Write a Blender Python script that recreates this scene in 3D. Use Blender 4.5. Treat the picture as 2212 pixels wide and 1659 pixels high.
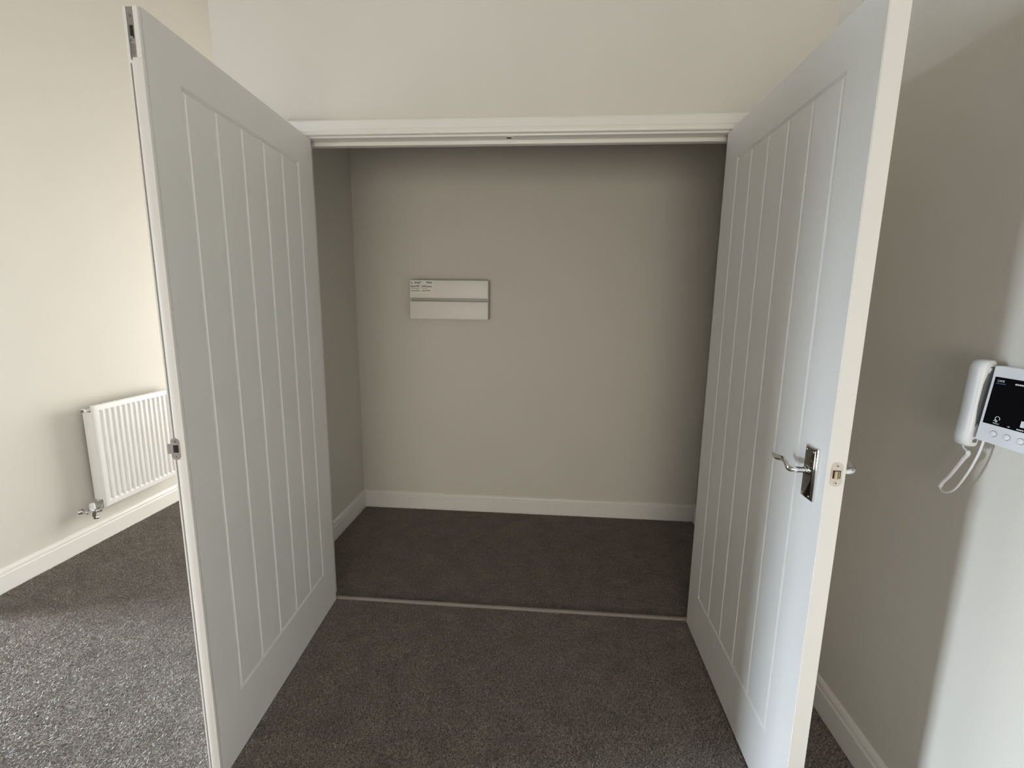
import bpy, bmesh, math, random
import numpy as np
from mathutils import Vector, Matrix

for o in list(bpy.data.objects):
    bpy.data.objects.remove(o, do_unlink=True)
S = bpy.context.scene
COL = S.collection
R = math.radians

# ------------------------------------------------------------------ camera
cam_d = bpy.data.cameras.new('camera')
cam = bpy.data.objects.new('camera', cam_d)
COL.objects.link(cam)
S.camera = cam
CP = Vector((0.1579, -1.8829, 1.3697))
YAW, PIT, ROL = -0.0770, 0.1704, -0.0134
fw = Vector((math.sin(YAW)*math.cos(PIT), math.cos(YAW)*math.cos(PIT), -math.sin(PIT)))
r0 = Vector((math.cos(YAW), -math.sin(YAW), 0))
d0 = fw.cross(r0)
rt = r0*math.cos(ROL) + d0*math.sin(ROL)
dn = -r0*math.sin(ROL) + d0*math.cos(ROL)
M = Matrix((rt, -dn, -fw)).transposed().to_4x4()
M.translation = CP
cam.matrix_world = M
cam_d.sensor_fit = 'HORIZONTAL'
cam_d.sensor_width = 36
cam_d.lens = 1004.2*36/2212
cam_d.clip_start = 0.02

# ------------------------------------------------------------------ colour management, world, daylight at the windows, added side lamp
S.view_settings.view_transform = 'Standard'
S.view_settings.look = 'None'
S.view_settings.gamma = 1
S.view_settings.use_curve_mapping = False
S.view_settings.exposure = 0.0

W = bpy.data.worlds.new('sky')
S.world = W
W.use_nodes = True
W.node_tree.nodes['Background'].inputs[0].default_value = (0.77, 0.885, 1.02, 1)
W.node_tree.nodes['Background'].inputs[1].default_value = 116.0

def area(name, loc, direction, sx, sy, power, col):
    l = bpy.data.lights.new(name, 'AREA')
    l.shape = 'RECTANGLE'; l.size = sx; l.size_y = sy; l.energy = power; l.color = col
    o = bpy.data.objects.new(name, l); COL.objects.link(o)
    o.location = loc
    o.rotation_euler = Vector(direction).to_track_quat('-Z', 'Y').to_euler()
    return o
REAR = -5.6
WX, WY = -6.5, -1.50          # glazed door at the far left end of the living room: the sky shines in through it
pl = area('sky_portal', (WX-0.05, WY, 1.25), (1, 0, 0), 0.9, 2.42, 1, (1, 1, 1))
pl.data.cycles.is_portal = True
area('daylight_passage_window', (-1.0, 3.07, 0.90), (0, -1, 0), 2.4, 1.7, 118, (1.0, 0.985, 0.955))
area('added_side_lamp', (-3.585, -0.535, 1.10), (1, 0, 0), 0.44, 2.1, 108, (0.86, 0.93, 1.0))  # added lamp to brighten the left carpet, no known window there
area('daylight_rear_window', (-0.02, REAR+0.03, 0.82), (0, 1, 0), 2.2, 1.45, 88, (1.0, 0.92, 0.80))

# ------------------------------------------------------------------ materials
def newmat(name):
    m = bpy.data.materials.new(name); m.use_nodes = True
    nt = m.node_tree; b = nt.nodes['Principled BSDF']
    return m, nt, b
def paint(name, col, rough=0.6, bump=0.0, scale=300, var=0.02):
    m, nt, b = newmat(name)
    tc = nt.nodes.new('ShaderNodeTexCoord')
    n = nt.nodes.new('ShaderNodeTexNoise'); n.inputs['Scale'].default_value = 3.0; n.inputs['Detail'].default_value = 3
    nt.links.new(tc.outputs['Object'], n.inputs['Vector'])
    mx = nt.nodes.new('ShaderNodeMix'); mx.data_type = 'RGBA'
    mx.inputs[6].default_value = (col[0]*(1-var), col[1]*(1-var), col[2]*(1-var), 1)
    mx.inputs[7].default_value = (min(1, col[0]*(1+var)), min(1, col[1]*(1+var)), min(1, col[2]*(1+var)), 1)
    nt.links.new(n.outputs['Fac'], mx.inputs[0]); nt.links.new(mx.outputs[2], b.inputs['Base Color'])
    b.inputs['Roughness'].default_value = rough
    if bump:
        n2 = nt.nodes.new('ShaderNodeTexNoise'); n2.inputs['Scale'].default_value = scale; n2.inputs['Detail'].default_value = 2
        nt.links.new(tc.outputs['Object'], n2.inputs['Vector'])
        bp = nt.nodes.new('ShaderNodeBump'); bp.inputs['Strength'].default_value = bump; bp.inputs['Distance'].default_value = 0.002
        nt.links.new(n2.outputs['Fac'], bp.inputs['Height']); nt.links.new(bp.outputs[0], b.inputs['Normal'])
    return m
def metal(name, col, rough):
    m, nt, b = newmat(name)
    b.inputs['Metallic'].default_value = 1
    tc = nt.nodes.new('ShaderNodeTexCoord')
    n = nt.nodes.new('ShaderNodeTexNoise'); n.inputs['Scale'].default_value = 60
    nt.links.new(tc.outputs['Object'], n.inputs['Vector'])
    mr = nt.nodes.new('ShaderNodeMapRange'); mr.inputs[3].default_value = rough*0.8; mr.inputs[4].default_value = rough*1.3
    nt.links.new(n.outputs['Fac'], mr.inputs[0]); nt.links.new(mr.outputs[0], b.inputs['Roughness'])
    b.inputs['Base Color'].default_value = (*col, 1)
    return m
WALLC = (0.70, 0.67, 0.605)
M_wall = paint('wall_paint', WALLC, 0.7, 0.12, 260)
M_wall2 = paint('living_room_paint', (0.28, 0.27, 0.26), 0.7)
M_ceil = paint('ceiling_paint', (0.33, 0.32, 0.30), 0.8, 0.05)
M_door = paint('door_paint', (0.84, 0.83, 0.80), 0.42, 0.02, 500)
M_trim = paint('gloss_trim_paint', (0.84, 0.825, 0.78), 0.35)
M_rad = paint('radiator_enamel', (0.86, 0.86, 0.84), 0.3)
M_plas = paint('white_plastic', (0.80, 0.81, 0.83), 0.35)
M_box = paint('fuse_box_enamel', (0.86, 0.83, 0.78), 0.45)
M_box_grey = paint('fuse_box_grey_body', (0.50, 0.465, 0.42), 0.5)
M_grey = paint('grey_plastic', (0.18, 0.19, 0.19), 0.4)
M_shadow_line = paint('rebate_shadow_line', (0.26, 0.24, 0.21), 0.8)  # dark colour for the painted shadow line beside the rebate lip
M_dark = paint('dark_hole', (0.012, 0.011, 0.01), 0.7)
M_screen = paint('black_glass', (0.003, 0.003, 0.004), 0.25)
M_screen.node_tree.nodes['Principled BSDF'].inputs['Specular IOR Level'].default_value = 0.08
M_white_print = paint('white_print', (0.75, 0.75, 0.76), 0.6)
M_blue_print = paint('blue_print', (0.03, 0.06, 0.13), 0.6)
M_grey_print = paint('grey_print', (0.30, 0.27, 0.23), 0.7)
M_chrome = metal('chrome', (0.80, 0.80, 0.80), 0.08)
M_chrome_refl = metal('backplate_dark_reflection', (0.20, 0.195, 0.19), 0.06)  # chrome darkened: a dark reflection put into the plate colour
M_nickel = metal('satin_nickel', (0.66, 0.60, 0.54), 0.35)
M_brass = metal('brass_bolt', (0.80, 0.68, 0.45), 0.2)
M_strip = paint('threshold_strip_metal', (0.32, 0.29, 0.26), 0.4)

M_ground = paint('outside_ground', (0.10, 0.10, 0.09), 0.9)

def carpet_mat(name, pile):
    m, nt, b = newmat(name)
    tc = nt.nodes.new('ShaderNodeTexCoord')
    n = nt.nodes.new('ShaderNodeTexNoise'); n.inputs['Scale'].default_value = 210; n.inputs['Detail'].default_value = 2
    n2 = nt.nodes.new('ShaderNodeTexNoise'); n2.inputs['Scale'].default_value = 9; n2.inputs['Detail'].default_value = 4
    nt.links.new(tc.outputs['Object'], n.inputs['Vector']); nt.links.new(tc.outputs['Object'], n2.inputs['Vector'])
    cr = nt.nodes.new('ShaderNodeValToRGB')
    e = cr.color_ramp.elements
    k = 0.93 if pile else 0.76
    e[0].position = 0.3; e[0].color = (0.145*k, 0.122*k, 0.100*k, 1)
    e[1].position = 0.72; e[1].color = (0.49*k, 0.435*k, 0.375*k, 1)
    nt.links.new(n.outputs['Fac'], cr.inputs[0])
    mr = nt.nodes.new('ShaderNodeMapRange'); mr.inputs[1].default_value = 0.3; mr.inputs[2].default_value = 0.7
    mr.inputs[3].default_value = 0.88; mr.inputs[4].default_value = 1.12
    nt.links.new(n2.outputs['Fac'], mr.inputs[0])
    mu = nt.nodes.new('ShaderNodeMix'); mu.data_type = 'RGBA'; mu.blend_type = 'MULTIPLY'; mu.inputs[0].default_value = 1
    nt.links.new(cr.outputs[0], mu.inputs[6]); nt.links.new(mr.outputs[0], mu.inputs[7])
    nt.links.new(mu.outputs[2], b.inputs['Base Color'])
    b.inputs['Roughness'].default_value = 0.42 if pile else 0.85
    b.inputs['Specular IOR Level'].default_value = 0.75 if pile else 0.1
    b.inputs['Sheen Weight'].default_value = 0.25; b.inputs['Sheen Roughness'].default_value = 0.4
    if not pile:
        bp = nt.nodes.new('ShaderNodeBump'); bp.inputs['Strength'].default_value = 1.0; bp.inputs['Distance'].default_value = 0.008
        nt.links.new(n.outputs['Fac'], bp.inputs['Height']); nt.links.new(bp.outputs[0], b.inputs['Normal'])
    return m
M_carpet = carpet_mat('carpet_backing', False)
M_pile = carpet_mat('carpet_pile', True)

# ------------------------------------------------------------------ helpers
def link(name, me, mat, parent=None):
    o = bpy.data.objects.new(name, me); COL.objects.link(o)
    if mat: me.materials.clear(); me.materials.append(mat)
    if parent: o.parent = parent
    return o
def tag(o, label=None, cat=None, kind=None, group=None):
    if label: o['label'] = label
    if cat: o['category'] = cat
    if kind: o['kind'] = kind
    if group: o['group'] = group
    return o
def empty(name, M=None):
    o = bpy.data.objects.new(name, None); COL.objects.link(o); o.empty_display_size = 0.05
    if M is not None: o.matrix_world = M
    return o
def me_from(verts, faces, name='m', smooth=False):
    me = bpy.data.meshes.new(name); me.from_pydata([tuple(v) for v in verts], [], faces); me.update()
    bm = bmesh.new(); bm.from_mesh(me); bmesh.ops.recalc_face_normals(bm, faces=bm.faces); bm.to_mesh(me); bm.free()
    if smooth:
        for p in me.polygons: p.use_smooth = True
    return me
def box_me(x0, x1, y0, y1, z0, z1, bev=0.0, seg=2):
    bm = bmesh.new()
    bmesh.ops.create_cube(bm, size=1)
    for v in bm.verts:
        v.co = Vector(((x0+x1)/2 + v.co.x*(x1-x0), (y0+y1)/2 + v.co.y*(y1-y0), (z0+z1)/2 + v.co.z*(z1-z0)))
    if bev:
        bmesh.ops.bevel(bm, geom=bm.edges[:], offset=bev, segments=seg, affect='EDGES', profile=0.5)
    me = bpy.data.meshes.new('box'); bm.to_mesh(me); bm.free()
    if bev:
        for p in me.polygons: p.use_smooth = True
        me.set_sharp_from_angle(angle=R(40))
    return me
def extrude_poly(pts, axis, a0, a1):
    """pts: list of 2D points in the plane of the other two axes (cyclic order y,z / z,x / x,y -> given explicitly)."""
    n = len(pts)
    def mk(p, a):
        if axis == 'x': return (a, p[0], p[1])
        if axis == 'y': return (p[0], a, p[1])
        return (p[0], p[1], a)
    vs = [mk(p, a0) for p in pts] + [mk(p, a1) for p in pts]
    fs = [list(range(n))[::-1], list(range(n, 2*n))] + [[i, (i+1) % n, n+(i+1) % n, n+i] for i in range(n)]
    return me_from(vs, fs)
def sweep(path, prof, name='s', smooth=False):
    """prof list of (out, z); path list of (x,y, nx,ny) with mitre normals (offset direction scaled)."""
    vs = []; fs = []; n = len(prof)
    for (x, y, nx, ny) in path:
        for (o, z) in prof: vs.append((x+nx*o, y+ny*o, z))
    for i in range(len(path)-1):
        for j in range(n-1):
            fs.append([i*n+j, i*n+j+1, (i+1)*n+j+1, (i+1)*n+j])
        fs.append([i*n+n-1, i*n, (i+1)*n, (i+1)*n+n-1])
    fs.append(list(range(n))); fs.append([(len(path)-1)*n+j for j in range(n)][::-1])
    return me_from(vs, fs, name, smooth)
def tube_me(pts, rad, seg=12, cap=True, flat=None):
    """tube along pts; rad scalar or list; flat = (ax vector, factor) squash"""
    pts = [Vector(p) for p in pts]; n = len(pts)
    if not isinstance(rad, (list, tuple)): rad = [rad]*n
    vs = []; fs = []
    up = None
    for i, p in enumerate(pts):
        t = (pts[min(i+1, n-1)] - pts[max(i-1, 0)]).normalized()
        if up is None:
            up = t.orthogonal().normalized()
        up = (up - t*up.dot(t)).normalized(); b = t.cross(up)
        for k in range(seg):
            a = 2*math.pi*k/seg
            off = (up*math.cos(a) + b*math.sin(a))*rad[i]
            if flat:
                ax, f = flat; ax = Vector(ax); off -= ax*off.dot(ax)*(1-f)
            vs.append(p+off)
    for i in range(n-1):
        for k in range(seg):
            fs.append([i*seg+k, i*seg+(k+1) % seg, (i+1)*seg+(k+1) % seg, (i+1)*seg+k])
    if cap:
        fs.append(list(range(seg))[::-1]); fs.append([(n-1)*seg+k for k in range(seg)])
    me = me_from(vs, fs, 'tube', True); me.set_sharp_from_angle(angle=R(50))
    return me
def smooth_path(ctrl, n=8):
    """Catmull-Rom through control points (any tuple length)"""
    c = [np.array(x, float) for x in ctrl]; c = [2*c[0]-c[1]] + c + [2*c[-1]-c[-2]]
    out = []
    for i in range(1, len(c)-2):
        for k in range(n):
            t = k/n
            out.append(0.5*((2*c[i]) + (-c[i-1]+c[i+1])*t + (2*c[i-1]-5*c[i]+4*c[i+1]-c[i+2])*t*t + (-c[i-1]+3*c[i]-3*c[i+1]+c[i+2])*t**3))
    out.append(c[-2])
    return out
def join_me(*mes):
    bm = bmesh.new()
    for m in mes: bm.from_mesh(m)
    me = bpy.data.meshes.new('j'); bm.to_mesh(me); bm.free()
    return me
def text_me(body, size):
    c = bpy.data.curves.new('t', 'FONT'); c.body = body; c.size = size; c.extrude = 0.0002; c.align_x = 'CENTER'; c.align_y = 'CENTER'
    o = bpy.data.objects.new('t', c); COL.objects.link(o)
    dg = bpy.context.evaluated_depsgraph_get()
    me = bpy.data.meshes.new_from_object(o.evaluated_get(dg))
    bpy.data.objects.remove(o)
    return me

# ------------------------------------------------------------------ the setting
LX = -2.373       # left wall plane
RX = 1.128        # right wall plane
BY = 1.019        # cupboard back wall plane
CEIL = 3.8
WE = -1.162       # outer corner of the cupboard
CLX = -1.063      # cupboard inside left
NY = -0.29        # living-room wall running away to the left
SOUTH = REAR
NORTH = 3.1
W2 = 0.838; T = 0.0413; DH = 1.981; GAP = 0.012
ZT = GAP+DH
OX = W2-0.006     # half opening

fl = link('floor', box_me(WX-0.1, RX+0.12, REAR-0.1, NORTH+0.1, -0.05, 0.0), M_carpet)
tag(fl, 'grey-brown fitted carpet covering the whole floor', 'floor', 'structure')
c = link('ceiling', box_me(WX-0.1, RX+0.12, REAR-0.1, NORTH+0.1, CEIL, CEIL+0.1), M_ceil)
tag(c, 'plain ceiling high above the doors', 'ceiling', 'structure')

# wall with the cupboard opening (U-shaped)
hx = OX+0.028; hz = ZT+0.03
pts = [(WE, 0), (WE, CEIL), (RX, CEIL), (RX, 0), (hx, 0), (hx, hz), (-hx, hz), (-hx, 0)]
tag(link('wall_front', extrude_poly(pts, 'y', 0.0, 0.10), M_wall), 'cream painted wall around and above the double doorway', 'wall', 'structure')
tag(link('wall_right', box_me(RX, RX+0.1, REAR-0.1, NORTH+0.1, 0, CEIL), M_wall), 'shaded cream wall at the right, carrying the entry phone', 'wall', 'structure')
tag(link('wall_back', box_me(CLX-0.099, RX, BY, BY+0.10, 0, CEIL), M_wall), 'cream back wall inside the cupboard, behind the fuse box', 'wall', 'structure')
tag(link('wall_cupboard_left', box_me(WE, CLX, 0.10, BY, 0, CEIL), M_wall), 'narrow side wall inside the cupboard on the left', 'wall', 'structure')
tag(link('wall_left', box_me(LX-0.1, LX, NY, NORTH, 0, CEIL), M_wall), 'bright cream wall at the far left behind the radiator', 'wall', 'structure')
tag(link('wall_far', extrude_poly([(LX, 0), (LX, CEIL), (RX, CEIL), (RX, 0)], 'y', NORTH, NORTH+0.1), M_wall), 'wall at the far end of the passage, out of sight', 'wall', 'structure')
tag(link('wall_living_room', box_me(WX, LX-0.1, NY, NY+0.1, 0, CEIL), M_wall2), 'living room wall beyond the radiator wall, out of sight', 'wall', 'structure')
tag(link('wall_return_added', box_me(-3.7, -3.612, -0.82, NY, 0, CEIL), M_wall), 'short return wall added to hold the made-up side lamp, out of sight', 'wall', 'structure')  # unseen wall piece, added to carry the side lamp
wy0, wy1 = WY-0.46, WY+0.46
west = [(SOUTH, 0), (SOUTH, CEIL), (NY+0.1, CEIL), (NY+0.1, 0), (wy1, 0), (wy1, 2.47), (wy0, 2.47), (wy0, 0)]
tag(link('wall_west', extrude_poly(west, 'x', WX-0.1, WX), M_wall2), 'living room end wall around the glazed door, out of sight', 'wall', 'structure')
tag(link('wall_south', box_me(WX-0.1, RX, REAR-0.1, REAR, 0, CEIL), M_wall2), 'window wall far behind the camera, out of sight', 'wall', 'structure')

def window_frame(name, label, axis, at, a0, a1, z0, z1, d=0.05):
    e = empty(name); tag(e, label, 'window', 'structure')
    def b(n, p0, p1, q0, q1):
        me = box_me(at-d/2, at+d/2, p0, p1, q0, q1) if axis == 'x' else box_me(p0, p1, at-d/2, at+d/2, q0, q1)
        link(n, me, M_trim, e)
    w = 0.05
    b('frame_side', a0-w, a0, z0, z1); b('frame_side', a1, a1+w, z0, z1)
    b('frame_head', a0-w, a1+w, z1, z1+w); b('frame_sill', a0-w, a1+w, z0-w if z0 > 0.06 else 0, z0)
    return e
window_frame('window_1', 'white framed glazed door at the far end of the living room', 'x', WX+0.0, WY-0.45, WY+0.45, 0.03, 2.45)
window_frame('window_2', 'white framed window at the far end of the passage', 'y', NORTH-0.035, -2.2, 0.2, 0.05, 1.75)
window_frame('added_side_frame', 'added unseen frame around the side lamp that brightens the left carpet', 'x', -3.60, -0.755, -0.315, 0.05, 2.15, 0.02)  # made-up frame for the added side lamp
window_frame('window_3', 'white framed window in the wall behind the camera', 'y', REAR+0.035, -1.14, 1.10, 0.07, 1.57)

tag(link('ground_outside', box_me(-90, WX-0.1, -80, 80, -0.25, -0.15), M_ground), 'paved ground outside the far glazed door, out of sight', 'ground', 'structure')
tag(link('wall_outside', box_me(-80, -79, -70, 70, -0.15, 8.5), M_ground), 'long building far beyond the far glazed door, out of sight', 'wall', 'structure')
# skirting boards
SK = [(0, 0), (0.0155, 0), (0.0155, 0.083), (0.0135, 0.0865), (0.0105, 0.088), (0.0105, 0.091), (0.0125, 0.094), (0.0125, 0.100), (0.0095, 0.108), (0.005, 0.113), (0, 0.115)]
def skirt(name, label, path):
    o = link(name, sweep(path, SK), M_trim); tag(o, label, 'skirting board', 'structure'); return o
skirt('baseboard_left', 'white skirting board under the radiator', [(LX, NY, 1, 0), (LX, NORTH, 1, 0)])
skirt('baseboard_right', 'white skirting board behind the right-hand door, below the entry phone', [(RX, SOUTH, -1, 0), (RX, 0, -1, -1), (OX+0.075, 0, 0, -1)])
skirt('baseboard_back', 'white skirting board along the back and sides inside the cupboard', [(-OX-0.028, 0.10, 0, 1), (CLX, 0.10, 1, 1), (CLX, BY, 1, -1), (RX, BY, -1, -1), (RX, 0.10, -1, 1), (OX+0.028, 0.10, 0, 1)])
skirt('baseboard_front', 'white skirting board left of the doorway, hidden behind the left-hand door', [(-OX-0.075, 0, 0, -1), (WE, 0, -1, -1), (WE, BY+0.1, -1, 0)])
skirt('baseboard_living_room', 'white skirting board along the living room wall, out of sight', [(WX, NY, 0, -1), (LX, NY, 0, -1)])

# door lining with stops
fr = empty('trim_1'); tag(fr, 'white door lining with stop bead across the head of the doorway', 'door frame', 'structure')
link('head', box_me(-OX-0.028, OX+0.028, 0.0, 0.10, ZT+0.003, ZT+0.030, 0.0015), M_trim, fr)
for s in (-1, 1):
    x0, x1 = sorted((s*(OX+0.002), s*(OX+0.028)))
    link('jamb', box_me(x0, x1, 0.0, 0.10, 0, ZT+0.003, 0.0015), M_trim, fr)
    x0, x1 = sorted((s*(OX-0.010), s*(OX+0.002)))
    link('stop', box_me(x0, x1, T+0.004, 0.075, 0, ZT+0.003, 0.001), M_trim, fr)
link('stop', box_me(-OX+0.010, OX-0.010, T+0.004, 0.075, ZT-0.011, ZT+0.003, 0.001), M_trim, fr)
kp = link('bolt_keep', box_me(-0.028, 0.004, 0.012, 0.030, ZT+0.0022, ZT+0.0034, 0.0004), M_nickel, fr)
tag(kp, 'small metal keep plate in the door head')
link('keep_hole', box_me(-0.022, -0.004, 0.016, 0.026, ZT+0.0012, ZT+0.0026, 0.0004), M_dark, kp)
# architrave: profile across its width, mitred round the opening
ar = empty('trim_2'); tag(ar, 'white architrave moulding framing the cupboard doorway', 'architrave', 'structure')
AP = [(0.0, 0.0), (0.0, 0.012), (0.003, 0.0155), (0.009, 0.0165), (0.014, 0.0145), (0.017, 0.0145), (0.020, 0.0175), (0.044, 0.0175), (0.050, 0.0165), (0.055, 0.013), (0.057, 0.009), (0.057, 0.0)]  # (across, proud)
ai = OX+0.008; az = ZT+0.010
def arch(pts_fn0, pts_fn1):
    vs = [pts_fn0(a, p) for a, p in AP] + [pts_fn1(a, p) for a, p in AP]; n = len(AP)
    fs = [[i, (i+1) % n, n+(i+1) % n, n+i] for i in range(n)] + [list(range(n)), list(range(n, 2*n))[::-1]]
    return me_from(vs, fs)
link('architrave_head', arch(lambda a, p: (-ai-a, -p, az+a), lambda a, p: (ai+a, -p, az+a)), M_trim, ar)
for s in (-1, 1):
    link('architrave_leg', arch(lambda a, p: (s*(ai+a), -p, 0), lambda a, p: (s*(ai+a), -p, az+a)), M_trim, ar)
# carpet bar in the doorway
th = link('trim_3', extrude_poly([(0.016, 0.0), (0.0165, 0.006), (0.021, 0.0095), (0.027, 0.0105), (0.033, 0.0095), (0.0375, 0.006), (0.038, 0.0)], 'x', -OX+0.0, OX), M_strip)
tag(th, 'thin metal carpet strip across the doorway', 'threshold strip', 'structure')

# ------------------------------------------------------------------ doors
MG, MT, MB = 0.1227, 0.120, 0.1962
GW, GD = 0.0065, 0.006      # half groove width, depth
def door_leaf_ring(w=W2):
    """full-thickness slab with V-edged sunk panel on both faces (the boards fill it). Local: x along width, y 0..T through the thickness, z up"""
    h = DH
    a0, a1, b0, b1 = MG, W2-MG, MB, h-MT
    vs = []; fs = []
    def quad(x0, x1, z0, z1, y): return [(x0, y, z0), (x1, y, z0), (x1, y, z1), (x0, y, z1)]
    for y, s in ((0, 1), (T, -1)):
        base = len(vs)
        vs += quad(0, w, 0, h, y) + quad(a0-GW, a1+GW, b0-GW, b1+GW, y) + quad(a0, a1, b0, b1, y+s*GD)
        for i in range(4):
            j = (i+1) % 4
            fs.append([base+i, base+j, base+4+j, base+4+i]); fs.append([base+4+i, base+4+j, base+8+j, base+8+i])
        fs.append([base+8, base+9, base+10, base+11])
    for i in range(4):
        j = (i+1) % 4
        fs.append([i, j, 12+j, 12+i])
    me = me_from(vs, fs)
    bm = bmesh.new(); bm.from_mesh(me)
    ed = [e for e in bm.edges if all(abs(v.co.x) < 1e-6 or abs(v.co.x-w) < 1e-6 for v in e.verts) and abs(e.verts[0].co.z-e.verts[1].co.z) > 1]
    bmesh.ops.bevel(bm, geom=ed, offset=0.0015, segments=2, affect='EDGES')
    bm.to_mesh(me); bm.free()
    return me
def board_me(x0, x1, face_y, s):
    b0, b1 = MB, DH-MT
    yb = face_y + s*GD; yt = face_y
    g = GW
    vs = [(x0, yb, b0), (x1, yb, b0), (x1, yb, b1), (x0, yb, b1), (x0+g, yt, b0+g), (x1-g, yt, b0+g), (x1-g, yt, b1-g), (x0+g, yt, b1-g)]
    fs = [[4, 5, 6, 7]] + [[i, (i+1) % 4, 4+(i+1) % 4, 4+i] for i in range(4)] + [[3, 2, 1, 0]]
    return me_from(vs, fs)
def make_door(name, label, sign, ang, hinge_x):
    """sign +1: left leaf (closed it runs +x from the hinge); -1: right leaf"""
    if sign > 0:
        dx = Vector((math.cos(ang), -math.sin(ang), 0)); dnv = Vector((math.sin(ang), math.cos(ang), 0))
    else:
        dx = Vector((-math.cos(ang), -math.sin(ang), 0)); dnv = Vector((-math.sin(ang), math.cos(ang), 0))
    # local x=dx, y=dnv, z up; for the right leaf the basis is left-handed, so mirror meshes instead
    if sign > 0:
        Mx = Matrix((dx, dnv, Vector((0, 0, 1)))).transposed().to_4x4(); k = 1
    else:
        Mx = Matrix((-dx, dnv, Vector((0, 0, 1)))).transposed().to_4x4(); k = -1
    Mx.translation = Vector((hinge_x, 0, GAP))
    e = empty(name, Mx); tag(e, label, 'door', 'structure')
    def put(nm, me, mat, parent=None):
        if k < 0:
            me.transform(Matrix.Scale(-1, 4, (1, 0, 0))); me.flip_normals()
        return link(nm, me, mat, parent or e)
    put('door_leaf', door_leaf_ring(W2-0.0115 if sign > 0 else W2), M_door)
    step = (W2-2*MG)/5
    for (fy, s) in ((T, -1), (0.0, 1)):
        for i in range(5):
            put('board', board_me(MG+i*step, MG+(i+1)*step, fy, s), M_door)
    return e, put

AL, AR = 1.5093, 1.5658
dl, putL = make_door('door_1', 'white grooved panel door on the left, swung open, without a handle', 1, AL, -OX)
dr, putR = make_door('door_2', 'white grooved panel door on the right, swung open, with a chrome lever handle', -1, AR, OX)

# ---- left leaf: rebated closing edge, strike plate, flush bolt
WL = W2-0.0115
lipw = 0.0215
lip = putL('rebate_lip', box_me(WL, WL+0.0115, T-lipw, T, 0, DH-0.105, 0.0008), M_door)
putL('rebate_lip', box_me(WL, WL+0.0115, T-0.0105, T, DH-0.105, DH-0.004, 0.0008), M_door)
sl_ = putL('shadow_line_strip', box_me(WL-0.0005, WL+0.0010, T-lipw-0.0140, T-lipw-0.0110, 0.002, DH-0.112), M_shadow_line); tag(sl_, 'thin strip painted dark for the shadow line along the rebate')  # dark strip standing in for the shadowed gap beside the lip
fb = putL('flush_bolt', box_me(WL-0.0005, WL+0.0075, T-0.0285, T-0.0105, DH-0.108, DH-0.004, 0.0006), M_nickel); tag(fb, 'satin metal flush bolt let into the door edge')
putL('bolt_slot', box_me(WL+0.0062, WL+0.0079, T-0.0235, T-0.0155, DH-0.066, DH-0.040, 0.0008), M_dark, fb)
putL('bolt_slider', box_me(WL+0.006, WL+0.0115, T-0.0225, T-0.0165, DH-0.076, DH-0.063, 0.0015), M_chrome, fb)
putL('screw_head', tube_me([(WL+0.0070, T-0.0195, DH-0.096), (WL+0.0080, T-0.0195, DH-0.096)], 0.003, 12), M_grey, fb)
putL('screw_head', tube_me([(WL+0.0070, T-0.0195, DH-0.022), (WL+0.0080, T-0.0195, DH-0.022)], 0.003, 12), M_grey, fb)
def stadium(cy, cz, hw, hh, n=10):
    """rounded-end plate outline in (y,z)"""
    pts = []
    for a in range(n+1): t = math.pi*a/n; pts.append((cy+hw*math.cos(t), cz+hh-hw+hw*math.sin(t)))
    for a in range(n+1): t = math.pi+math.pi*a/n; pts.append((cy+hw*math.cos(t), cz-hh+hw+hw*math.sin(t)))
    return pts
cz = 1.0015-GAP; cy = T-0.0235
sp = putL('strike_plate', extrude_poly(stadium(cy, cz, 0.0115, 0.0285), 'x', WL+0.0100, WL+0.0128), M_nickel); tag(sp, 'satin metal strike plate on the door edge')
putL('strike_tab', box_me(WL+0.0088, WL+0.0105, cy-0.024, cy-0.006, cz-0.0135, cz+0.0125, 0.0006), M_nickel, sp)
putL('latch_hole', box_me(WL+0.0122, WL+0.0132, cy-0.006, cy+0.0075, cz-0.009, cz+0.0105, 0.0003), M_dark, sp)
for dz in (-0.0195, 0.0195):
    putL('screw_head', tube_me([(WL+0.0124, cy+0.0005, cz+dz), (WL+0.0134, cy+0.0005, cz+dz)], 0.0038, 14), M_grey if dz > 0 else M_nickel, sp)
putL('screw_slot', tube_me([(WL+0.0132, cy+0.0005, cz-0.0195), (WL+0.0137, cy+0.0005, cz-0.0195)], 0.0013, 8), M_dark, sp)

# ---- right leaf: latch and lever handles
cz = 1.0035-GAP; cy = 0.0202
lp = putR('latch_plate', extrude_poly(stadium(cy, cz, 0.0125, 0.0285), 'x', W2-0.001, W2+0.0012), M_nickel); tag(lp, 'satin metal latch plate on the door edge')
putR('latch_recess', box_me(W2+0.0006, W2+0.0016, cy-0.0085, cy+0.0085, cz-0.0095, cz+0.0095, 0.0003), M_dark, lp)
bolt = extrude_poly([(cy-0.0065, W2), (cy-0.0065, W2+0.0022), (cy+0.0045, W2+0.0105), (cy+0.0065, W2+0.0105), (cy+0.0065, W2)], 'x', 0, 0.017)
bolt.transform(Matrix(((0, 0, 1, 0), (0, 1, 0, 0), (1, 0, 0, cz-0.0085), (0, 0, 0, 1))))
putR('latch_bolt', bolt, M_brass, lp)
for dz in (-0.020, 0.020):
    sc = putR('screw_head', tube_me([(W2+0.0008, cy, cz+dz), (W2+0.0020, cy, cz+dz)], 0.0042, 14), M_nickel, lp)
    putR('screw_slot', tube_me([(W2+0.0016, cy, cz+dz), (W2+0.0024, cy, cz+dz)], 0.0016, 8), M_dark, lp)
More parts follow.
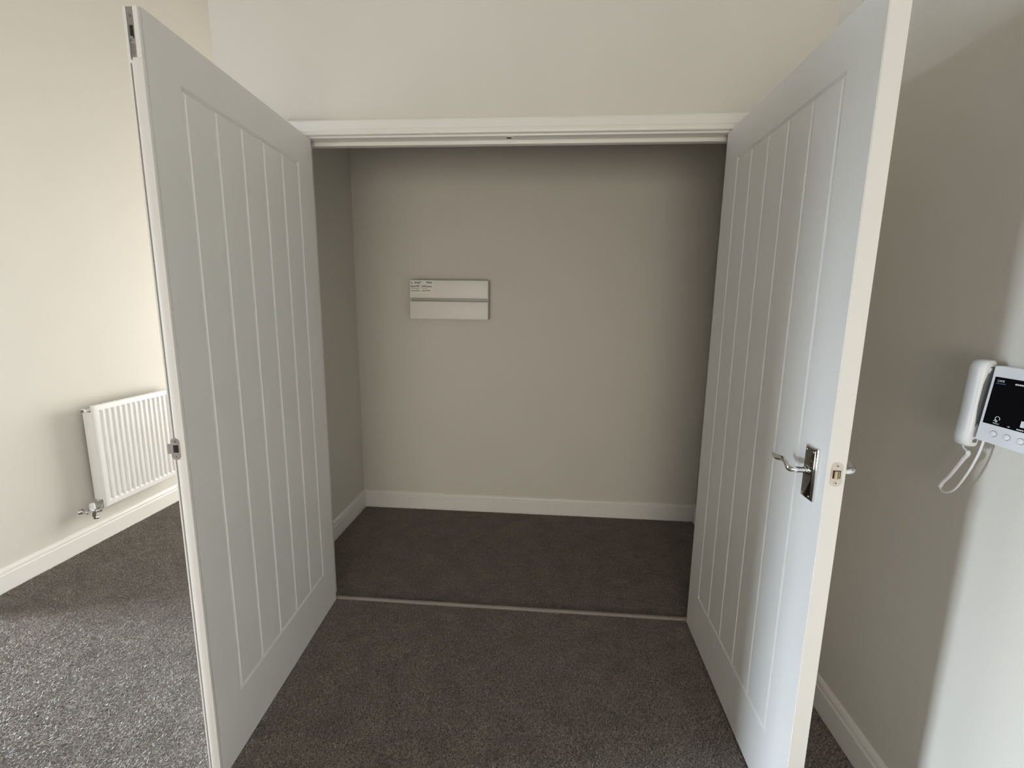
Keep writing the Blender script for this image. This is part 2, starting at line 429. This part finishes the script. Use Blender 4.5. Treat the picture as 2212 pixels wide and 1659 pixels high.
def lever_set(face_y, s, label):
    """s=+1 on the inner (visible) face y=T, -1 on the outer face y=0"""
    u0, u1, z0, z1 = 0.757, 0.806, 0.922-GAP, 1.050-GAP
    def Y(d): return face_y + s*d
    ya, yb = sorted((Y(0.0), Y(0.006)))
    h = putR('lever_handle', box_me(u0, u1, ya, yb, z0, z1, 0.0012), M_chrome); tag(h, label)
    ya, yb = sorted((Y(0.005), Y(0.0095)))
    putR('backplate_face', box_me(u0+0.0045, u1-0.0045, ya, yb, z0+0.0045, z1-0.0045, 0.002), M_chrome_refl, h)
    uc, zc = (u0+u1)/2+0.001, 0.993-GAP
    putR('boss', tube_me([(uc, Y(0.008), zc), (uc, Y(0.012), zc), (uc, Y(0.013), zc), (uc, Y(0.018), zc), (uc, Y(0.019), zc)], [0.0115, 0.0115, 0.0095, 0.0095, 0.008], 20), M_chrome, h)
    ctrl = [(uc, 0.012, zc, .0072), (uc, 0.030, zc, .0070), (uc, 0.043, zc+0.0005, .0082), (uc-0.003, 0.0515, zc+0.002, .0086), (uc-0.010, 0.055, zc+0.0075, .0075), (uc-0.020, 0.0565, zc+0.014, .0062),
            (uc-0.034, 0.0575, zc+0.0155, .0066), (uc-0.050, 0.058, zc+0.0125, .0074), (uc-0.064, 0.0585, zc+0.0105, .0066), (uc-0.074, 0.0585, zc+0.0125, .0050), (uc-0.0795, 0.0585, zc+0.0185, .0034), (uc-0.081, 0.0585, zc+0.0225, .0016)]
    pth = smooth_path([(q0, q1*0.94, q2, q3) for q0, q1, q2, q3 in ctrl], 6)
    putR('lever', tube_me([(q[0], Y(q[1]), q[2]) for q in pth], [float(q[3]) for q in pth], 16), M_chrome, h)
    for uu in (u0+0.010, u1-0.010):
        for zz in (z0+0.010, z1-0.010):
            putR('screw_head', tube_me([(uu, Y(0.009), zz), (uu, Y(0.0101), zz)], [0.003, 0.0026], 10), M_chrome, h)
lever_set(T, 1, 'chrome scroll lever on a rectangular backplate')
lever_set(0.0, -1, 'chrome lever on the far face of the door')

# ------------------------------------------------------------------ radiator on the left wall
rad = empty('radiator', Matrix.Translation((LX, 0.371, 0.0)))
tag(rad, 'white ribbed panel radiator low on the left wall, partly hidden by the door', 'radiator')
RW, RZ0, RZ1 = 0.62, 0.222, 0.800
def fluted(x_front, y0, y1, z0, z1, pitch, depth, flip=1, marg=0.022):
    ys = [y0, y0+0.006]
    n = int(round((y1-y0-2*marg)/pitch)); pitch = (y1-y0-2*marg)/n
    prof = [(y0, -0.006), (y0+0.004, -0.001), (y0+0.008, 0)]
    for i in range(n):
        a = y0+marg+i*pitch
        prof += [(a+0.0035, 0), (a+0.009, -depth), (a+pitch-0.009, -depth), (a+pitch-0.0035, 0)]
    prof += [(y1-0.008, 0), (y1-0.004, -0.001), (y1, -0.006)]
    zr = [(z0, 0, -0.006), (z0+0.004, 0, -0.001), (z0+0.010, 0, 0), (z0+0.030, 0, 0), (z0+0.040, 1, 0), (z1-0.040, 1, 0), (z1-0.030, 0, 0), (z1-0.010, 0, 0), (z1-0.004, 0, -0.001), (z1, 0, -0.006)]
    vs = []; fs = []; m = len(prof)
    for (z, k, dd) in zr:
        for (y, d) in prof:
            edge = d if (y < y0+0.0085 or y > y1-0.0085) else d*k
            vs.append((x_front+flip*(min(edge, dd) if dd < 0 else edge), y, z))
    for i in range(len(zr)-1):
        for j in range(m-1): fs.append([i*m+j, i*m+j+1, (i+1)*m+j+1, (i+1)*m+j])
    # back sheet
    b = len(vs)
    vs += [(x_front-flip*0.016, y0, z0), (x_front-flip*0.016, y1, z0), (x_front-flip*0.016, y1, z1), (x_front-flip*0.016, y0, z1)]
    fs.append([b, b+1, b+2, b+3])
    fs.append([j for j in range(m)] + [b+1, b]); fs.append([(len(zr)-1)*m+j for j in range(m)][::-1] + [b+3, b+2][::1])
    fs.append([i*m for i in range(len(zr))][::-1] + [b, b+3]); fs.append([i*m+m-1 for i in range(len(zr))] + [b+2, b+1])
    me = me_from(vs, fs); 
    for p in me.polygons: p.use_smooth = True
    me.set_sharp_from_angle(angle=R(28))
    return me
link('front_panel', fluted(0.100, 0, RW, RZ0, RZ1, 0.0333, 0.007), M_rad, rad)
link('back_panel', fluted(0.056, 0.004, RW-0.004, RZ0+0.03, RZ1-0.022, 0.0333, 0.006), M_rad, rad)
link('side_cover', box_me(0.036, 0.084, -0.001, 0.002, RZ0+0.045, RZ1-0.035, 0.0008), M_rad, rad)
for i in range(17):
    y = 0.03+i*(RW-0.06)/16
    link('grille_bar', box_me(0.052, 0.090, y-0.004, y+0.004, RZ1-0.028, RZ1-0.004, 0.001), M_rad, rad)
link('air_vent', join_me(tube_me([(0.070, 0.03, RZ1-0.024), (0.070, -0.022, RZ1-0.024)], 0.0085, 14), tube_me([(0.070, -0.022, RZ1-0.024), (0.070, -0.031, RZ1-0.024)], [0.0135, 0.013], 16)), M_rad, rad)
link('vent_plug', tube_me([(0.070, -0.0305, RZ1-0.024), (0.070, -0.0345, RZ1-0.024)], [0.0095, 0.009], 8), M_grey, rad)
for zb in (0.36, 0.66):
    link('wall_bracket', box_me(0.0, 0.044, 0.12, 0.15, zb-0.02, zb+0.02, 0.001), M_rad, rad)
    link('wall_bracket', box_me(0.0, 0.044, RW-0.15, RW-0.12, zb-0.02, zb+0.02, 0.001), M_rad, rad)
vz = RZ0+0.000; vy = -0.052
v = link('valve', join_me(
    tube_me([(0.070, vy, vz-0.030), (0.070, vy, vz-0.024), (0.070, vy, vz+0.010), (0.070, vy, vz+0.016)], [0.010, 0.013, 0.013, 0.011], 14),
    tube_me([(0.070, vy, vz-0.008), (0.070, -0.028, vz-0.008), (0.070, -0.0275, vz-0.008), (0.070, -0.012, vz-0.008), (0.070, -0.0115, vz-0.008), (0.070, 0.015, vz+0.012)], [0.009, 0.009, 0.014, 0.014, 0.0085, 0.0085], 12),
    tube_me([(0.070, vy, vz-0.008), (0.040, vy, vz-0.008), (0.0395, vy, vz-0.008), (0.026, vy, vz-0.008), (0.0255, vy, vz-0.008), (0.0, vy, vz-0.008)], [0.009, 0.009, 0.0135, 0.0135, 0.0075, 0.0075], 12),
    tube_me([(0.070, vy, vz-0.024), (0.070, vy+0.002, vz-0.042), (0.070, vy+0.022, vz-0.046)], [0.008, 0.008, 0.009], 10)), M_chrome, rad)
tag(v, 'chrome radiator valve')
link('valve_cap', tube_me([(0.070, vy, vz+0.012), (0.070, vy, vz+0.036), (0.070, vy, vz+0.044), (0.070, vy, vz+0.047)], [0.0135, 0.013, 0.0105, 0.006], 16), M_plas, v)
link('pipe_collar', tube_me([(0.0, vy, vz-0.008), (0.006, vy, vz-0.008)], [0.018, 0.013], 14), M_chrome, v)

# ------------------------------------------------------------------ fuse box on the cupboard's back wall
FD = 0.100
fb_ = empty('fuse_box', Matrix.Translation((-0.4465, BY, 1.389)))
tag(fb_, 'white metal fuse box on the cupboard back wall, printed notices at upper left', 'fuse box')
hw, hh = 0.2375, 0.115
link('enclosure', box_me(-hw, hw, -FD+0.032, 0.0, -hh, hh, 0.003), M_box_grey, fb_)
link('cover_flap', box_me(-hw, hw, -FD-0.002, -FD+0.0325, 0.0100, hh, 0.0025), M_box, fb_)
link('cover_panel', box_me(-hw, hw, -FD-0.002, -FD+0.0325, -hh, -0.0100, 0.0025), M_box, fb_)
def bar(parent, x0, x1, z0, z1, mat=None, nm='printed_notice'):
    return link(nm, box_me(x0, x1, -FD-0.0026, -FD-0.0018, z0, z1), mat or M_grey_print, parent)
pn = link('printed_notice', box_me(-hw+0.004, -hw+0.146, -FD-0.0022, -FD-0.0015, 0.032, hh-0.004), M_box, fb_)
random.seed(3)
for (xa, xb, zc_, hgt) in ((0.006, 0.018, 0.099, 0.013), (0.030, 0.070, 0.100, 0.012), (0.102, 0.138, 0.101, 0.013),
                           (0.006, 0.062, 0.078, 0.012), (0.074, 0.134, 0.078, 0.011), (0.006, 0.062, 0.066, 0.004), (0.076, 0.110, 0.067, 0.004),
                           (0.006, 0.062, 0.052, 0.006), (0.074, 0.128, 0.053, 0.007)):
    # rows of illegible small print: little dashes
    x = xa
    me = []
    while x < xb-0.002:
        l = min(random.uniform(0.004, 0.011), xb-x)
        dz = random.uniform(-0.15, 0.15)*hgt
        me.append(box_me(-hw+x, -hw+x+l, -FD-0.0026, -FD-0.0020, zc_-hgt/2*random.uniform(.6, 1)+dz, zc_+hgt/2*random.uniform(.6, 1)+dz))
        x += l+random.uniform(0.001, 0.0025)
    link('print_line', join_me(*me), M_grey_print, pn)

# ------------------------------------------------------------------ video entry phone on the right wall
ph = empty('video_entry_phone', Matrix.Translation((RX, -0.84, 1.18)))
tag(ph, 'white video entry phone with handset and black screen on the right wall', 'entry phone')
# local frame: wall at x=0, room is -x; local y from +0.0 (left end as seen) to -0.22
def wedge(y0, y1, z0, z1, xb, xt, bev=0.0015):
    me = me_from([(0, y0, z0), (0, y1, z0), (0, y1, z1), (0, y0, z1), (-xb, y0, z0), (-xb, y1, z0), (-xt, y1, z1), (-xt, y0, z1)],
                 [[0, 1, 2, 3], [4, 5, 6, 7], [0, 1, 5, 4], [1, 2, 6, 5], [2, 3, 7, 6], [3, 0, 4, 7]])
    bm = bmesh.new(); bm.from_mesh(me); bmesh.ops.bevel(bm, geom=bm.edges[:], offset=bev, segments=2, affect='EDGES'); bm.to_mesh(me); bm.free()
    for p in me.polygons: p.use_smooth = True
    me.set_sharp_from_angle(angle=R(40))
    return me
PB, PT = 0.050, 0.036
z0, z1 = -0.083, 0.076
def fx(z): return -(PB+(PT-PB)*(z-z0)/(z1-z0))
body = link('body', wedge(0.0, -0.215, z0, z1, PB, PT), M_plas, ph)
link('cradle', box_me(-0.022, 0, 0.0, 0.058, z0+0.012, z1-0.008, 0.004), M_plas, ph)
sl = (PB-PT)/(z1-z0)
tilt = math.atan(sl)
def on_face(y, z, out=0.0): return Vector((fx(z)-out, y, z))
def face_patch(nm, ya, yb, za, zb, out, mat, parent):
    th_ = 0.0008
    vs = [on_face(ya, za, out), on_face(yb, za, out), on_face(yb, zb, out), on_face(ya, zb, out)]
    vs += [v_ + Vector((th_+0.0006, 0, 0)) for v_ in vs]
    return link(nm, me_from(vs, [[0, 1, 2, 3], [4, 5, 6, 7], [0, 1, 5, 4], [1, 2, 6, 5], [2, 3, 7, 6], [3, 0, 4, 7]]), mat, parent)
scr = face_patch('screen', -0.008, -0.160, -0.044, 0.054, 0.0008, M_screen, ph)
Rm = Matrix(((0, -sl*0, -1, 0), (-1, 0, 0, 0), (0, 1, 0, 0), (0, 0, 0, 1)))   # text plane facing -x, reading towards -y
def face_text(txt, y, z, size, mat, parent, nm='lettering'):
    me = text_me(txt, size); me.transform(Rm)
    for v_ in me.vertices:
        zz = z+v_.co.z
        v_.co = Vector((fx(zz)-0.0011+v_.co.x*0.5, y+v_.co.y, zz))
    return link(nm, me, mat, parent)
face_text('CAME', -0.0225, 0.0465, 0.0058, M_white_print, scr)
for k_, (ya, yb) in enumerate(((-0.0135, -0.0215), (-0.0225, -0.0335))):
    face_patch('dim_lettering', ya, yb, 0.0400, 0.0424, 0.0012, M_blue_print, scr)
for i in range(6):
    face_patch('small_print', -0.0530-i*0.0042, -0.0563-i*0.0042, 0.0432, 0.0462, 0.0012, M_white_print, scr)
# crossed bell icon with its word below
bell = []
def arc(yc, zc_, r_, a0, a1, n=14):
    return [on_face(yc+r_*math.cos(t), zc_+r_*math.sin(t), 0.0012) for t in [a0+(a1-a0)*i/n for i in range(n+1)]]
yb_, zb_ = -0.0375, -0.0300
bell.append(tube_me(arc(yb_, zb_, 0.0048, R(200), R(-45)), 0.0007, 6))
bell.append(tube_me([on_face(yb_+0.0062, zb_-0.0052, 0.0012), on_face(yb_+0.0030, zb_-0.0024, 0.0012), on_face(yb_-0.0010, zb_-0.0045, 0.0012)], 0.0010, 6))
bell.append(tube_me(arc(yb_+0.0012, zb_-0.0055, 0.0016, 0, 2*math.pi, 10), 0.0005, 6))
link('bell_icon', join_me(*bell), M_white_print, scr)
face_text('PRIVACY', -0.0370, -0.0400, 0.0036, M_white_print, scr)
face_text('OK', -0.0640, -0.0400, 0.0038, M_white_print, scr)
dm = face_patch('door_icon', -0.0850, -0.0925, -0.0350, -0.0225, 0.0012, M_white_print, scr)
for i in range(4):
    face_patch('small_print', -0.0800-i*0.0036, -0.0828-i*0.0036, -0.0415, -0.0392, 0.0012, M_white_print, scr)
for i in range(5):
    yb0 = -0.0370-i*0.0280
    zc_ = -0.0615
    vs = []
    ns = 20
    base = on_face(yb0, zc_)
    rim = []; 
    me = me_from([(fx(zc_+0.0058*math.sin(2*math.pi*k/ns))+dxx, yb0+rr*math.cos(2*math.pi*k/ns), zc_+rr*0.82*math.sin(2*math.pi*k/ns)) for (rr, dxx) in ((0.0070, 0.0008), (0.0068, -0.0018), (0.0048, -0.0030)) for k in range(ns)],
                 [[r_*ns+k, r_*ns+(k+1) % ns, (r_+1)*ns+(k+1) % ns, (r_+1)*ns+k] for r_ in range(2) for k in range(ns)] + [[2*ns+k for k in range(ns)]], smooth=True)
    b_ = link('button', me, M_plas, ph)
    link('button_gap', tube_me([on_face(yb0+0.0076*math.cos(2*math.pi*k/24), zc_+0.0076*0.82*math.sin(2*math.pi*k/24), -0.0003) for k in range(25)], 0.0006, 6), M_grey, b_)
# handset: curved bar hung on the left end
hp = []
for (z, x, wy, dx_) in ((-0.104, -0.046, 0.016, 0.011), (-0.100, -0.048, 0.0195, 0.0150), (-0.085, -0.049, 0.0215, 0.0175), (-0.060, -0.047, 0.0215, 0.0165), (-0.025, -0.046, 0.0205, 0.0150), (0.010, -0.045, 0.0205, 0.0150), (0.045, -0.043, 0.0210, 0.0155), (0.068, -0.041, 0.0215, 0.0170), (0.080, -0.039, 0.0200, 0.0150), (0.085, -0.037, 0.0150, 0.0105)):
    hp.append((z, x, wy, dx_))
vs = []; fs = []; ns = 24
for (z, x, wy, dx_) in hp:
    for k in range(ns):
        t = 2*math.pi*k/ns
        ca, sa = math.cos(t), math.sin(t)
        e_ = 0.62
        vs.append((x + 0.004 + dx_*math.copysign(abs(ca)**e_, ca), 0.0265 + 0.88*wy*math.copysign(abs(sa)**e_, sa), z))
for i in range(len(hp)-1):
    for k in range(ns): fs.append([i*ns+k, i*ns+(k+1) % ns, (i+1)*ns+(k+1) % ns, (i+1)*ns+k])
fs.append(list(range(ns))[::-1]); fs.append([(len(hp)-1)*ns+k for k in range(ns)])
hm = me_from(vs, fs, 'handset', True); hm.set_sharp_from_angle(angle=R(60))
hs = link('handset', hm, M_plas, ph); tag(hs, 'curved white handset')
# grey inner strip of the handset facing the body
il = []
for (z, xa, xb) in ((-0.094, -0.046, -0.038), (-0.060, -0.047, -0.036), (-0.010, -0.048, -0.034), (0.035, -0.045, -0.031), (0.072, -0.037, -0.029)):
    il += [(xa, 0.0078, z), (xb, 0.0078, z), (xb, 0.0125, z), (xa, 0.0125, z)]
fi = [[k*4+j, k*4+(j+1) % 4, k*4+4+(j+1) % 4, k*4+4+j] for k in range(4) for j in range(4)] + [[0, 1, 2, 3], [16, 17, 18, 19]]
link('handset_inlay', me_from(il, fi), M_grey, hs)
# coiled cord hanging in a loop under the handset
cp = smooth_path([(-0.040, 0.036, -0.100), (-0.040, 0.034, -0.112), (-0.038, 0.022, -0.122), (-0.036, 0.034, -0.140), (-0.034, 0.060, -0.185), (-0.034, 0.078, -0.213), (-0.034, 0.080, -0.228), (-0.034, 0.066, -0.232), (-0.032, 0.045, -0.215), (-0.030, 0.024, -0.170), (-0.028, 0.012, -0.130), (-0.026, 0.008, -0.105), (-0.024, 0.006, -0.080)], 8)
cord = tube_me([tuple(q) for q in cp], [0.0022 if i < 14 else (0.0044 if i < 46 else 0.0024) for i in range(len(cp))], 10)
co = link('cord', cord, M_plas, ph); tag(co, 'white curly cord hanging in a loop')

# ------------------------------------------------------------------ carpet pile (stuff)
rng = np.random.default_rng(7)
def pile(regions, dens):
    P = []
    for (x0, x1, y0, y1) in regions:
        n = int((x1-x0)*(y1-y0)*dens)
        P.append(np.stack([rng.uniform(x0, x1, n), rng.uniform(y0, y1, n)], 1))
    P = np.concatenate(P); n = len(P)
    a = rng.uniform(0, 2*np.pi, n); le = rng.uniform(0.002, 0.010, n); la = 0.7*np.sin(31*P[:, 0]+5*np.sin(13*P[:, 1]))+rng.uniform(-2.6, 2.6, n)
    hgt = rng.uniform(0.002, 0.0065, n); wd = rng.uniform(0.0008, 0.0016, n)
    V = np.zeros((n, 3, 3))
    V[:, 0, 0] = P[:, 0]+np.cos(a)*wd; V[:, 0, 1] = P[:, 1]+np.sin(a)*wd
    V[:, 1, 0] = P[:, 0]-np.cos(a)*wd; V[:, 1, 1] = P[:, 1]-np.sin(a)*wd
    V[:, 2, 0] = P[:, 0]+np.cos(la)*le; V[:, 2, 1] = P[:, 1]+np.sin(la)*le; V[:, 2, 2] = hgt
    me = bpy.data.meshes.new('pile')
    me.vertices.add(3*n); me.vertices.foreach_set('co', V.reshape(-1))
    me.loops.add(3*n); me.loops.foreach_set('vertex_index', np.arange(3*n, dtype=np.int32))
    me.polygons.add(n); me.polygons.foreach_set('loop_start', np.arange(0, 3*n, 3, dtype=np.int32))
    me.update(calc_edges=True)
    return me
regs = [(LX+0.017, WE-0.02, -1.35, 1.9), (WE-0.02, -OX-0.07, -1.35, -0.02), (-OX-0.07, OX+0.07, -1.35, -0.02), (OX+0.07, RX-0.017, -1.35, -0.02),
        (-OX+0.015, OX-0.015, -0.02, 0.014), (-OX+0.015, OX-0.015, 0.040, 0.12), (CLX+0.017, RX-0.017, 0.118, BY-0.017)]
cpile = link('carpet_pile', pile(regs, 190000), M_pile)
tag(cpile, 'short grey-brown carpet pile, bright at left and dark in the cupboard', 'carpet', 'stuff')
